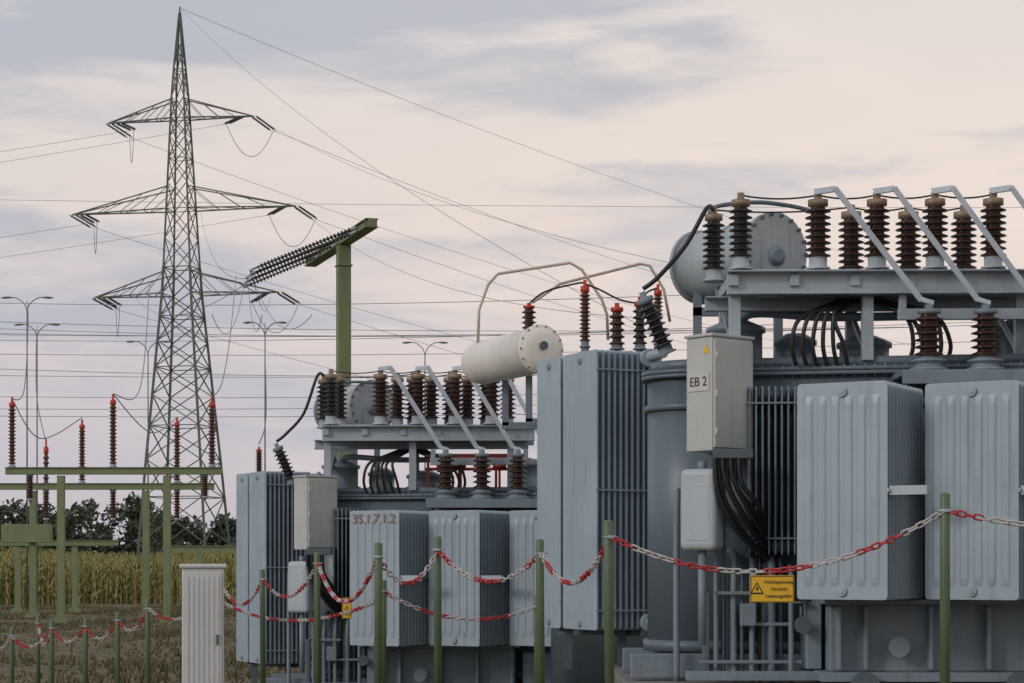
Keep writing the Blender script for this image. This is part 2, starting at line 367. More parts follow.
# ---------------------------------------------------------------- disconnector frames
def frame(y,xl,xr_,zt,posts,ins,low=None,hang=()):
    R0=(posts[0],y,-.12); root=empty('busbar_frame',R0); tag(root,'green steel frame carrying slim red-brown post insulators','steel frame','green insulator frames in the switchyard')
    mb=MB(); mb.box(((xl+xr_)/2,y,zt-.10),(xr_-xl,.24,.20)); mb.box(((xl+xr_)/2,y,zt+.02),(xr_-xl,.36,.03)); mb.box(((xl+xr_)/2,y,zt-.22),(xr_-xl,.36,.03))
    mb.obj('beam',['gfar'],root,rel=R0)
    for p in posts:
        mb=MB(); mb.box((p,y,(zt-.4)/2),(.26,.26,zt-.16)); mb.box((p,y,.0),(.5,.5,.2)); 
        mb.obj('column',['gfar'],root,rel=R0)
    for x,h in ins:
        mb=MB(); bush(mb,(x,y,zt+.03),(0,0,1),h,.15,16,0,1,.05,.1,8,2); mb.obj('post_insulator',['redins','steel','redp'],root,rel=R0)
    for x,h in hang:
        mb=MB(); bush(mb,(x,y,zt-.24),(0,0,-1),h,.15,9,0,1,.08,.1,8); mb.obj('hanging_insulator',['redins','steel'],root,rel=R0)
    if low:
        mb=MB(); mb.box(((low[0]+low[1])/2,y-.1,low[2]),(low[1]-low[0],.5,low[3])); mb.obj('lower_rail',['gfar'],root,rel=R0,bevel=.02)
    return root
k=75/2000
def fx(px,y=75): return (px-512)*y/2000
frame(75,fx(6),fx(222),5.72,[fx(61),fx(167)],[(fx(12),2.5),(fx(113),2.6),(fx(212),2.5)],None,[(fx(30),1.0),(fx(205),.9)])
frame(83,fx(-30,83),fx(214,83),5.45,[fx(33,83),fx(146,83)],[(fx(82,83),2.5),(fx(177,83),2.6)],(fx(3,83),fx(52,83),3.4,.75),[(fx(46,83),1.3),(fx(113,83),1.3),(fx(177,83),1.3)])
frame(92,fx(-10,92),fx(118,92),3.2,[fx(18,92),fx(75,92)],[(fx(46,92),4.4)],None)
frame(72,fx(172,72),fx(262,72),2.75,[fx(200,72),fx(255,72)],[],None)
frame(78,fx(240,78),fx(300,78),5.4,[fx(262,78)],[(fx(259,78),1.2)],None)
for pts in ([(fx(12),75,8.3),(fx(40,76),76,6.9),(fx(82,83),83,8.2)],[(fx(113),75,8.5),(fx(140,85),85,9.6),(fx(149,110),110,17),(fx(150,128),128,20.0)],
            [(fx(212),75,8.4),(fx(222,80),80,9.4),(fx(230,100),100,13.5),(fx(236,126),126,20.3)],[(fx(259,78),78,6.8),(fx(266,80),80,8.0),(fx(265,95),95,12.2),(fx(265,100),100,14.2)],
            [(fx(113),75,8.5),(fx(150,77),77,7.2),(fx(177,83),83,8.2)],[(fx(12),75,8.3),(fx(24,79),79,9.0),(fx(28,95),95,13.5),(fx(27,100),100,15.3)],[(fx(46,92),92,7.7),(fx(37,96),96,10),(fx(36,104),104,13),(fx(37,108),108,15)]):
    mb=MB(); mb.tube(smooth_path(pts,8),.022,5); o=mb.obj('connecting_wire',['wire'],rel=tuple(pts[0])); tag(o,'thin drooping wire linking insulators and overhead lines','power line','drooping connecting wires')
# double-arm lamps
def lamp(px,py,y,span):
    x=fx(px,y); z=HZ+(565-py)*y/2000; R0=(x,y,-.12); root=empty('street_lamp',R0); tag(root,'slim grey lamp post with two curved arms','street lamp','double-arm lamp posts')
    mb=MB(); mb.cyl((x,y,-.12),(x,y,z-.6),.05,.03,8); mb.obj('pole',['lampm'],root,rel=R0); s2=span*y/4000
    for s_ in(-1,1):
        mb=MB(); mb.tube(smooth_path([(x,y,z-.65),(x+s_*s2*.12,y,z-.3),(x+s_*s2*.4,y,z-.03),(x+s_*s2*.7,y,z+.03)],5),.026,6); mb.obj('arm',['lampm'],root,rel=R0)
        mb=MB(); mb.lathe([(.03,0),(.05,.12),(.06,s2*.25),(.03,s2*.42)],(x+s_*s2*.62,y,z+.02),(s_,0,-.05),8,0); mb.obj('lamp_head',['lampm'],root,rel=R0)
lamp(27,298,100,50); lamp(37,325,108,44); lamp(265,323,100,42); lamp(425,343,110,44); lamp(148,342,112,42)

# ---------------------------------------------------------------- radiators
def fin(mb,p,u,v,w,h,ribs,te=.007,tr=.02,mat=0,outer=False):
    """one pressed-steel panel: p lower corner, u width dir, v thickness dir"""
    p=Vector(p);u=Vector(u);v=Vector(v)
    nc=ribs*8+1 if ribs else 3
    z1,z2,z3=(.13,.17,.22) if outer else (.09,.12,.15)
    rows=[(0,.035,0),(.006,.015,0),(.020,.004,0),(.04,0,0),(z1,0,.0),(z2,0,.6),(z3,0,1),(h-z3,0,1),(h-z2,0,.6),(h-z1,0,0),(h-.04,0,0),(h-.020,.004,0),(h-.006,.015,0),(h,.035,0)]
    o=len(mb.v); L=2*nc; last=len(rows)-1; bd=.055 if outer else 0
    for ri,(z,ins,a) in enumerate(rows):
        fr=[];bk=[]
        for k in range(nc):
            t=k/(nc-1); x=ins+(w-2*ins)*t
            tt=min(1,max(0,(t-bd)/(1-2*bd)))
            sn=abs(math.sin(math.pi*tt*ribs)) if ribs else 1
            lo,wd=(.50,.32) if outer else (.25,.6)
            prof=min(1,max(0,(sn-lo)/wd)); prof=prof*prof*(3-2*prof)
            th=te+(tr-te)*a*prof
            if ri in(0,last): th=te*.8
            fr.append(p+u*x-v*th+Vector((0,0,z))); bk.append(p+u*x+v*th+Vector((0,0,z)))
        mb.v+=[tuple(q) for q in fr+bk[::-1]]
    for r in range(last):
        for k in range(L):
            k2=(k+1)%L; mb.f.append((o+r*L+k,o+r*L+k2,o+(r+1)*L+k2,o+(r+1)*L+k)); mb.m.append(mat); mb.s.append(False)
    for r,rev in((0,True),(last,False)):
        for k in range(nc-1):
            q=(o+r*L+k,o+r*L+k+1,o+r*L+L-2-k,o+r*L+L-1-k); mb.f.append(q[::-1] if rev else q); mb.m.append(mat); mb.s.append(False)
def radiator(root,p,yaw,w,h,n,pitch,mode,pipe_to=None,ribs=6,te=.007,tr=.016,bracket=True,outer=.022,mat='fin',cap=True,ties=(.5,),link=True):
    a=math.radians(yaw); ax=Vector((math.cos(a),math.sin(a),0)); bx=Vector((-math.sin(a),math.cos(a),0)); p=Vector(p)
    u,v=(ax,bx) if mode=='face' else (bx,ax)
    mb=MB(); 
    for i in range(n):
        e_=i in(0,n-1); fin(mb,p+v*(i*pitch+te),u,v,w,h,ribs if e_ else max(2,ribs//2),te,outer if e_ else tr,0,e_)
    rad=mb.obj('radiator',[mat],root)
    D=(n-1)*pitch
    for zz in(.09,h-.09):
        mb=MB(); c0=p+u*w/2+Vector((0,0,zz)); mb.cyl(c0-v*.01,c0+v*(D+.12),.060,None,14)
        if cap or zz<1: mb.cyl(c0-v*.028,c0-v*.005,.055,None,18); mb.cyl(c0-v*.038,c0-v*.025,.032,None,6)
        if pipe_to is not None:
            e=Vector((pipe_to[0],pipe_to[1],c0.z)); s0=c0+v*(D*.98); mb.tube([s0,s0.lerp(e,.35)+Vector((0,0,.02)),e],.06,10)
            mb.cyl(s0.lerp(e,.45),s0.lerp(e,.55),.11,None,14)
        mb.obj('header_pipe',[mat],rad)
    if bracket:
        for zz in [h*t for t in ties]:
            mb=MB()
            if mode=='edge': q=p-u*.010+Vector((0,0,zz)); mb.beam(q-v*.02,q+v*(D+.04),.012,.018)
            else:
                q=p+u*(w+.012)+Vector((0,0,zz)); mb.beam(q-v*.02,q+v*(D+.04),.012,.035 if link else .018)
                if link: mb.beam(q+v*.05,q+u*.38+v*.05,.05,.09)
            mb.obj('tie_bar',['pale' if link and mode!='edge' else mat],rad)
    return rad

# ---------------------------------------------------------------- transformer
def transformer(O,bank,tx0,label,unit):
    root=empty('power_transformer',O); tag(root,label,'transformer','grey power transformers in the substation')
    W=3.9-tx0; T0=1.7+( -1.2-tx0)*0.17; A_=unit=='A'
    mb=MB(); ty=-10
    def tout(e): 
        return rrect(tx0-e*.98-e*.17,T0-e*.98+e*.17,W+2*e,2.4+2*e,.55+e,ty,12)
    mb.prism(tout(0),.30,3.3); mb.prism(tout(.07),3.3,3.34); mb.prism(tout(.07),3.345,3.39); mb.prism(tout(-.04),3.39,3.5)
    mb.prism(tout(.05),.30,.42); mb.prism(tout(.03),2.95,3.02)
    tank=mb.obj('tank',['tank'],root)
    c,s_=math.cos(math.radians(ty)),math.sin(math.radians(ty))
    def tl(a,b_): return (tx0+a*c-b_*s_,T0+a*s_+b_*c)
    mb=MB()
    for i in range(40):
        x,y=tl(.55+i*(W-1.1)/39,-.035); mb.cyl((x,y,3.28),(x,y,3.41),.011,None,6)
    mb.obj('flange_bolt',['gray'],tank)['kind']='stuff'
    for i in range(1,7):
        mb=MB(); x,y=tl(.5+i*(W-1)/6,-.04); mb.box((x,y,1.9),(.06,.10,2.05),ty); mb.obj('stiffener',['gray'],tank)
    for (x,y,r,h) in((-.35,2.4,.30,.42),(.35,2.6,.22,.30),(1.1,2.4,.28,.25),(2.9,2.3,.3,.45)):
        mb=MB(); mb.lathe([(r*1.15,0),(r*1.15,.05),(r,.05),(r,h-.06),(r*1.12,h-.05),(r*1.12,h),(r*.5,h+.08)],(x,y,3.5),(0,0,1),20,0); mb.obj('lid_fitting',['gray'],root)
    mb=MB(); mb.tube(smooth_path([(-.35,2.3,3.9),(-.2,2.1,4.05),(.6,2.0,4.0),(1.6,1.9,4.0)],6),.05,8); mb.obj('lid_pipe',['gray'],root)
    for i,(x,y) in enumerate(((0,0),(1.28,-.06),(2.58,-.12))):
        a=30; pt=(x+.95,T0-.17*(x+.95-tx0)+.1)
        radiator(root,(x,y,.9),-a,.95,2.17,12,.098,'face',pt,6,cap=not(A_ and i==0))
    # tall end bank: two radiators side by side, broad faces then the open fin edges
    bx_,by_=bank; bx_-=(.03 if A_ else 0)
    radiator(root,(bx_-.28,by_+1.37,.46),-63,.62,3.38,9,.083,'face',None,3,.012,.018,True,.018,'fin',True,(.1,.9),False)
    radiator(root,(bx_+.031,by_+.763,.46),-63,.856,3.38,11,.081,'face',(tx0+.36,T0+1.7),4,.012,.013,True,.018,'fin',True,(.07,.50,.93),False)
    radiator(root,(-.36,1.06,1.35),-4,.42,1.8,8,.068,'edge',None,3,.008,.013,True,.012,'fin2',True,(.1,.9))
    mb=MB()
    for dx,dy in((.1,1.0),(.75,.55)): mb.beam((bx_+dx,by_+dy,-.05),(bx_+dx,by_+dy,.5),.1)
    mb.beam((bx_+.0,by_+1.1,.42),(bx_+1.0,by_+.55,.42),.12,.08); mb.obj('radiator_stand',['dark'],root)
    # control cabinet
    cy=-50; ca=Vector((math.cos(math.radians(cy)),math.sin(math.radians(cy)),0)); cb=Vector((-ca.y,ca.x,0)); C=Vector((-.78,.8,0))
    cen=C-ca*.19+cb*.31; mb=MB(); mb.box((cen.x,cen.y,3.05),(.38,.62,1.2),cy); mb.box((cen.x,cen.y,3.67),(.42,.66,.035),cy)
    cab=mb.obj('control_cabinet',['cab'],root,bevel=.012)
    mb=MB(); d=C+cb*.31+ca*.012; mb.box((d.x,d.y,3.05),(.03,.58,1.13),cy); 
    for z in(2.65,3.05,3.45): h=d+ca*.02-cb*.27; mb.cyl((h.x,h.y,z-.04),(h.x,h.y,z+.04),.014,None,8)
    mb.obj('cabinet_door',['cab'],cab,bevel=.006)
    mb=MB(); h=d+ca*.03+cb*.22; mb.box((h.x,h.y,3.05),(.025,.03,.14),cy); mb.obj('door_handle',['black'],cab,bevel=.004)
    mb=MB(); mb.beam((C.x-.1,C.y+.3,3.4),(C.x+.1,C.y+1.1,3.4),.06); mb.beam((C.x-.1,C.y+.3,2.7),(C.x+.1,C.y+1.1,2.7),.06); mb.beam((C.x+.0,C.y+.75,2.5),(C.x+.0,C.y+.75,3.6),.06); mb.obj('cabinet_bracket',['gray'],cab)
    if not A_:
        mb=MB(); h=C-ca*.19-cb*.006; mb.box((h.x,h.y,3.18),(.31,.008,.19),cy); mb.obj('name_plate',['plate'],cab)
        h=h-cb*.006; text_mesh('name_plate_lettering','EB 2',.14,(h.x,h.y,3.18),cy,'ink',cab)
        mb=MB(); h=C-ca*.08-cb*.005; mb.add([(h-ca*.05+Vector((0,0,3.48))),(h+ca*.05+Vector((0,0,3.48))),(h+Vector((0,0,3.57)))],[(0,1,2)]); mb.obj('warning_triangle',['yellow'],cab)
    for i in range(7):
        mb=MB(); k_=i*.042; y0=.70+.035*(i%2); j1=random.uniform(-.03,.03); j2=random.uniform(-.04,.04)
        mb.tube(smooth_path([(-.76+k_,y0,2.46),(-.755+k_,y0,2.22),(-.70+k_*.95+j1,y0+.01,1.98+k_*.3),(-.52+k_*.75+j2,y0+.08,1.66+k_*.8+j1),(-.30+k_*.3,y0+.25,1.42+k_*1.0+j2),(-.12,1.20,1.30+k_),(-.05,1.5,1.28+k_)],6),.027,8)
        mb.obj('cable',['black'],cab)
    mb=MB(); mb.box((-.57,.74,2.41),(.42,.14,.10)); mb.obj('cable_entry_plate',['dark'],cab,bevel=.01)
    mb=MB(); mb.box((-.87,.93,1.83),(.40,.32,.86),-25); db=mb.obj('drive_box',['pale'],root,bevel=.065)
    mb=MB(); mb.box((-.935,.79,1.80),(.27,.02,.60),-25); mb.obj('cover',['pale'],db,bevel=.008)
    mb=MB(); mb.cyl((-.87,.93,2.24),(-.87,.93,2.34),.05,None,12); mb.obj('cap',['gray'],db)
    mb=MB(); mb.cyl((-.87,.93,.4),(-.87,.93,1.42),.045,None,12); mb.obj('drive_shaft',['gray'],db)
    mb=MB(); mb.beam((-.8,1.0,1.83),(-.6,1.6,1.83),.12); mb.obj('bracket',['gray'],db)
    for x,y,r,zt,mt in((-.70,1.15,.028,2.4,'gray'),(-.62,1.18,.022,2.4,'dark'),(-1.12,1.2,.035,2.0,'gray'),(-.52,1.10,.035,1.35,'gray'),(-.43,1.12,.022,1.25,'dark'),(-.33,1.05,.03,1.3,'gray'),(-.24,1.1,.02,1.4,'black'),(-.12,1.05,.045,1.3,'tank'),(-.02,1.1,.022,1.3,'dark'),(.08,1.0,.03,1.2,'gray')):
        mb=MB(); mb.tube(smooth_path([(x,y,0),(x,y,.6),(x,y,zt*.8),(x+.01,y+(.12 if zt<1.5 else 0),zt),(x+.01,y+(.5 if zt<1.5 else 0),zt+.05)],4),r,8); mb.obj('conduit',[mt],root)
    for x,w_,z,h_ in((-.55,.10,.75,1.1),(-.16,.09,.65,1.25),(-.80,.07,.5,.9)):
        mb=MB(); mb.box((x,1.28,z),(w_,.16,h_)); mb.obj('upright',['tank'],root,bevel=.01)
    for x,z,w_ in((-.48,.95,.5),(-.15,.62,.45),(-.35,.22,1.1)):
        mb=MB(); mb.box((x,1.02,z),(w_,.03,.035)); mb.obj('conduit_clamp',['gray'],root,bevel=.004)
    mb=MB(); mb.box((-.30,.85,.08),(1.5,.14,.10)); mb.obj('floor_rail',['base'],root,bevel=.01)
    mb=MB(); mb.box((-.38,.98,.72),(.17,.10,.24)); mb.obj('junction_box',['gray'],root,bevel=.015)
    mb=MB(); mb.cyl((.16,.95,.62),(.16,.70,.62),.06,None,14); mb.cyl((.16,.72,.62),(.16,.69,.62),.09,None,14); mb.cyl((.16,.82,.62),(.16,.82,.84),.018,None,8); mb.lathe([(.07,0),(.08,.012),(.07,.025)],(.16,.82,.84),(0,0,1),14,0); mb.obj('valve',['dark'],root)
    mb=MB()
    for y in(1.4,2.9): mb.box((1.2,y,.16),(5.6,.18,.26))
    mb.box((1.55,1.0,.49),(2.25,.8,.70)); mb.box((1.55,.90,.865),(2.40,1.0,.05)); mb.box((1.55,.88,.09),(2.5,1.0,.10))
    for x in(.50,.78,1.45,2.05,2.62): mb.box((x,.52,.49),(.045,.16,.66))
    mb.box((3.3,.9,.45),(1.0,.7,.6)); mb.box((.30,1.1,.50),(.16,.5,.7))
    mb.obj('base_frame',['base'],root,bevel=.012)
    mb=MB(); mb.lathe([(.11,0),(.11,.03),(.07,.035),(.07,.16)],(1.12,.44,.40),(0,1,0),18,0); mb.obj('drain_flange',['gray'],root)
    for x in(.75,2.35,3.6):
        mb=MB(); mb.cyl((x,.30,-.0),(x,.44,-.0),.15,None,20); mb.cyl((x,.28,0),(x,.46,0),.05,None,12)
        mb.obj('wheel',['dark'],root)
    # top support frame
    F=.13 if A_ else 0
    mb=MB()
    def chan(p,q,h=.26,wd=.14):
        p=Vector(p)+Vector((0,0,F));q=Vector(q)+Vector((0,0,F)); mb.beam(p,q,.02,h); up=Vector((0,0,h/2)); a=(q-p).normalized(); sd_=a.cross(Vector((0,0,1)))*wd/2
        mb.beam(p+up+sd_-Vector((0,0,.01)),q+up+sd_-Vector((0,0,.01)),wd,.018); mb.beam(p-up+sd_+Vector((0,0,.01)),q-up+sd_+Vector((0,0,.01)),wd,.018)
    chan((-.57,1.3,4.27),(3.0,1.2,4.27)); chan((-.57,2.5,4.27),(3.0,2.4,4.27)); chan((-.75,1.9,4.12),(2.9,1.8,4.12),.16)
    for x in(-.5,.15,.8,1.4,2.05,2.8): mb.beam((x,1.22,4.30+F),(x,2.46,4.30+F),.10,.12)
    mb.box((1.2,1.85,4.415+F),(3.4,1.15,.02))
    for x in(-.48,.95,2.6):
        for y in(1.36,2.4): mb.beam((x,y,3.45),(x,y,4.14+F),.12)
        mb.beam((x,1.36,3.5),(x,2.4,4.1),.05); 
    mb.beam((1.25,1.22,3.93),(2.95,1.16,3.93),.07,.12); mb.beam((1.3,1.22,3.93),(1.3,1.22,4.14),.08); mb.beam((2.85,1.17,3.93),(2.85,1.17,4.14),.08)
    mb.obj('support_frame',['steel'],root,bevel=.006)
    tops=[]; Hs=.88 if A_ else .78; rs=1.2 if A_ else 1.12
    bl=[(.41,1.3,Hs,.125,0),(1.04,1.28,Hs,.125,0),(1.66,1.26,Hs,.125,0),(2.28,1.24,Hs,.125,0),(.92,2.2,Hs+.03,.13,0),(1.56,2.2,Hs+.03,.13,0),(2.18,2.2,Hs+.03,.13,0),(-.42,1.3,Hs,.115,1),(-.62,2.2,Hs,.115,1)]
    for x,y,h,r,dk in bl:
        mb=MB(); bush(mb,(x,y,4.42+F),(0,0,1),h,r*rs,8,0,1,.17,.13,20,2); mb.obj('bushing',['blackins' if dk else 'brown','pale','capr'],root); tops.append(Vector((x,y,4.42+F+h*1.03)))
    if A_:
        for x in(-.33,.66,1.24,1.86,2.55): mb=MB(); bush(mb,(x,1.9,4.42+F),(0,0,1),Hs,.14,8,0,1,.17,.13,18,2); mb.obj('bushing',['brown' if x>0 else 'blackins','pale','capr'],root)
    low=[]
    mb=MB(); mb.box((2.2,1.0,3.26),(2.0,.62,.06)); mb.box((2.2,.70,3.21),(2.0,.03,.14))
    for x in(1.3,2.1,2.9): mb.beam((x,1.3,2.9),(x,.78,3.22),.05)
    mb.obj('bushing_shelf',['gray'],root,bevel=.006)
    for x in(1.52,2.12,2.72):
        y=.92; mb=MB(); mb.lathe([(.20,0),(.20,.035),(.15,.045),(.15,.09),(.19,.10),(.19,.12)],(x,y,3.29),(0,0,1),20,1)
        bush(mb,(x,y,3.41),(0,-.03,1),.55 if not A_ else .66,.155,6,0,1,.08,.12,20); mb.obj('bushing',['brown','gray'],root); low.append(Vector((x,y-.02,3.99+(.1 if A_ else 0))))
    mb=MB(); bush(mb,(-1.15,2.1,3.6),(-.42,-.1,1),.70,.12,7,0,1,.14,.14,16); mb.obj('bushing',['blackins','gray'],root)
    strap_ends=[(tops[0],low[0]),(tops[1],low[1]),(tops[2],low[2]),(tops[3],Vector((3.34,.9,3.99)))]
    for t,l in strap_ends:
        mb=MB(); a=t+Vector((-.04,-.02,.03)); b_=a+Vector((.22,-.08,.02)); c_=l+Vector((-.08,-.0,.05)); d_=l+Vector((.05,0,.02))
        def flat(p,q,wd=.09,th=.014):
            ax_=(q-p).normalized(); vv=Vector((0,1,0)); nn=ax_.cross(vv).normalized()
            wv=(nn*.75+Vector((0,.66,0))).normalized()*wd/2; tv=ax_.cross(wv).normalized()*th/2
            vs_=[x+i*wv+j*tv for x in(p,q) for i,j in((-1,-1),(1,-1),(1,1),(-1,1))]
            mb.add(vs_,[(0,1,2,3),(7,6,5,4),(4,5,1,0),(5,6,2,1),(6,7,3,2),(7,4,0,3)])
        flat(a,b_); flat(b_-Vector((.015,0,-.01)),c_); flat(c_-Vector((.01,0,-.012)),d_,.07)
        mb.obj('busbar_strap',['pale'],root)
    for p,q in((tops[7],tops[0]),(tops[0],tops[1]),(tops[1],tops[2]),(tops[2],tops[3]),(tops[8],tops[4]),(tops[4],tops[5]),(tops[5],tops[6])):
        mb=MB(); mb.tube(cat(p,q,.04,8),.010,6); mb.obj('connection_cable',['black'],root)
    mb=MB(); mb.tube(smooth_path([tops[8],tops[8]+Vector((-.1,-.2,-.02)),(-.95,2.0,4.80),(-1.25,2.0,4.45),(-1.42,2.05,4.32)],6),.026,8); mb.obj('connection_cable',['black'],root)
    for i in range(11):
        s0=Vector((.70+.045*i,1.75,4.05)); dr=-1 if i<6 else 1; e=Vector((.18+.11*i if i<6 else .78+.10*i,1.33,3.40)); j1=random.uniform(-.04,.04)
        mb=MB(); mb.tube(smooth_path([s0+Vector((0,0,.1)),s0+Vector((dr*.14,-.3,.02)),((s0.x+e.x)/2+dr*.20+j1,1.28,3.92+j1),(e.x+dr*.05,1.28,3.62),e],6),.024,7)
        mb.obj('hose',['black'],root)
    # oil conservator
    mb=MB(); p=Vector((.16,2.95,4.87+F)); ax=Vector((-.80,1.30,0)).normalized()
    mb.lathe([(.02,-.035),(.36,-.03),(.40,-.028)],p,ax,36,0,False)
    mb.lathe([(.46,-.028),(.46,.0)],p,ax,36,0); mb.lathe([(.46,.006),(.46,.034)],p,ax,36,0)
    mb.lathe([(.41,.034),(.41,.62)],p,ax,36,0); mb.lathe([(.425,.62),(.425,.66)],p,ax,36,0); mb.lathe([(.41,.66),(.41,1.40)],p,ax,36,0); mb.lathe([(.45,1.40),(.45,1.45)],p,ax,36,0)
    con=mb.obj('oil_conservator',['drum'],root)
    q=ax.to_track_quat('Z','Y'); mb=MB()
    for k_ in range(18):
        a=2*math.pi*k_/18; c0=p+q@Vector((.432*math.cos(a),.432*math.sin(a),-.060)); mb.cyl(c0,c0+ax*.11,.021,None,6)
    mb.obj('flange_bolt',['dark'],con)['kind']='stuff'
    mb=MB(); mb.lathe([(.07,-.07),(.07,-.05),(.12,-.049),(.12,-.036)],p+Vector((0,0,-.05)),ax,18,0); mb.obj('oil_gauge',['gray'],con)
    for t in(.25,1.15): mb=MB(); c0=p+ax*t; mb.beam((c0.x-.2,c0.y,3.5),(c0.x-.2,c0.y,4.55+F),.1); mb.beam((c0.x+.2,c0.y,3.5),(c0.x+.2,c0.y,4.55+F),.1); mb.beam((c0.x-.25,c0.y,4.3),(c0.x+.25,c0.y,4.3),.1); mb.obj('conservator_bracket',['gray'],con)
    mb=MB(); mb.tube(smooth_path([(-.6,2.9,5.2),(-.55,2.8,5.36),(-.1,2.7,5.40),(.3,2.7,5.36),(.55,2.7,5.30)],6),.025,8); mb.obj('vent_pipe',['dark'],root)
    if A_:
        for x in(1.35,1.62,2.3):
            mb=MB(); mb.cyl((x,1.45,3.86),(x+.22,1.42,3.86),.045,None,12); mb.cyl((x+.11,1.43,3.5),(x+.11,1.43,3.84),.02,None,8); mb.obj('red_fitting',['redp'],root)
        mb=MB(); mb.beam((1.15,1.55,4.04),(2.75,1.50,4.04),.05,.07); mb.beam((1.15,1.6,3.82),(2.75,1.55,3.82),.04,.05)
        for x in(1.2,1.75,2.35,2.7): mb.beam((x,1.56,3.5),(x,1.56,4.02),.045)
        mb.obj('red_rack',['redp'],root)
        # painted number on the flat upper border of the first radiator
        nrm=Vector((-.5,-.866,0)); c0=Vector((.866*.475,-.5*.475,2.93))+nrm*.028
        text_mesh('radiator_marking','35.1.7.1.2',.215,c0,-30,'orange',root,.002)
    return root
transformer((2.88,20.2,.85),(-2.28,3.8),-1.45,'large blue-grey power transformer with ribbed radiators and brown bushings','B')
transformer((-2.62,32.3,-.1),(-2.07,2.6),-.85,'blue-grey power transformer with orange number on its radiator','A')
# foundations
for c,s_ in(((4.2,22.6,.3),(6.0,4.6,1.1)),((-1.2,34.6,-.25),(6.6,5.0,.32))):
    mb=MB(); mb.box(c,s_); o=mb.obj('foundation_slab',['conc'],rel=(c[0],c[1],c[2]-s_[2]/2),bevel=.02); tag(o,'concrete slab carrying a power transformer','foundation','transformer foundations')

# third transformer (mostly hidden)
R0=(1.4,30.2,-.12); root=empty('power_transformer',R0); tag(root,'grey transformer with cream cylindrical oil conservator and bent tan pipes','transformer','grey power transformers in the substation')
mb=MB(); mb.prism(rrect(.6,29,1.7,2.4,.3,0),.3,4.4); mb.prism(rrect(.55,28.95,1.8,2.5,.32,0),4.4,4.46); mb.box((1.5,30.2,.1),(1.6,2.2,.4)); mb.obj('tank',['tank'],root,rel=R0)
mb=MB(); p=Vector((.42,28.6,5.18)); ax=Vector((-.85,1.65,-.02)).normalized()
mb.lathe([(.02,-.05),(.20,-.045),(.31,-.015),(.32,0),(.36,0),(.36,.035),(.33,.035),(.33,1.9),(.31,2.0),(.2,2.06),(.02,2.08)],p,ax,32,0); con=mb.obj('oil_conservator',['cream'],root,rel=R0)
mb=MB(); q=ax.to_track_quat('Z','Y')
for k_ in range(14):
    a=2*math.pi*k_/14; c0=p+q@Vector((.34*math.cos(a),.34*math.sin(a),-.02)); mb.cyl(c0,c0+ax*.06,.012,None,6)
c0=p+Vector((0,0,.05)); mb.cyl(c0-ax*.10,c0-ax*.03,.06,None,14); fb=mb.obj('flange_bolt',['dark'],con,rel=R0); fb['kind']='stuff'
for y_,x_ in((29.4,.25),(30.2,-.1)): mb=MB(); mb.beam((x_-.05,y_,4.2),(.9,y_,4.2),.1); mb.beam((x_,y_,4.2),(x_,y_,4.88),.1); mb.obj('conservator_bracket',['gray'],root,rel=R0)
def W3(px,py,y): return Vector(((px-512)*y/2000,y,HZ+(565-py)*y/2000))
for px,py0,py1,r,mt,n in((585,348,284,.085,'redins',12),(658,345,288,.075,'redins',11),(529,332,305,.11,'brown',4),(617,350,306,.12,'brown',5),(640,350,300,.11,'blackins',6)):
    a=W3(px,py0,29.6); b_=W3(px,py1,29.6); mb=MB(); bush(mb,a,b_-a,(b_-a).length,r,n,0,1,.1,.14,12,2)
    if px>540: mb.cyl((a.x,a.y,4.4),a,.06,None,8,1)
    mb.obj('bushing',[mt,'gray','redp'],root,rel=R0)
for path in(((478,345),(479,310),(488,285),(498,274),(570,263),(582,270),(602,300),(607,315),(608,340)),((532,303),(560,284),(640,264),(650,266),(664,290),(670,322))):
    mb=MB(); P_=[W3(a,b_,30.0) for a,b_ in path]; mb.tube(P_,.022,8); mb.obj('bent_pipe',['tan'],root,rel=R0)
for path in(((585,284),(600,290),(620,300),(640,304)),((529,304),(545,292),(575,284),(585,283)),((658,288),(648,292),(640,300))):
    mb=MB(); mb.tube(smooth_path([W3(a,b_,29.6) for a,b_ in path],5),.015,6); mb.obj('connection_cable',['black'],root,rel=R0)

# ---------------------------------------------------------------- roadside cabinet
CX=-3.74; R0=(CX,24.2,gz(0,24.2)); root=empty('electrical_cabinet',R0); tag(root,'pale grey electrical distribution cabinet with ribbed sides in the grass','electrical box')
zb=R0[2]; mb=MB(); mb.box((CX,24.2,(zb+2.06)/2),(.50,.34,2.06-zb),10); mb.obj('housing',['white'],root,rel=R0,bevel=.012)
mb=MB(); mb.box((CX,24.2,2.085),(.56,.40,.05),10); mb.obj('lid',['white'],root,rel=R0,bevel=.015)
mb=MB(); mb.box((CX+.028,24.024,(zb+2.1)/2+.1),(.44,.014,2.06-zb-.36),10)
for i in range(7):
    t=-.18+.06*i; mb.box((CX+.028+t*math.cos(math.radians(10)),24.017+t*math.sin(math.radians(10)),(zb+2.1)/2+.1),(.022,.014,2.06-zb-.46),10)
mb.obj('cabinet_door',['white'],root,rel=R0,bevel=.003)
mb=MB(); mb.box((CX+.20,24.035,1.2),(.03,.04,.12),10); mb.obj('door_handle',['dark'],root,rel=R0)

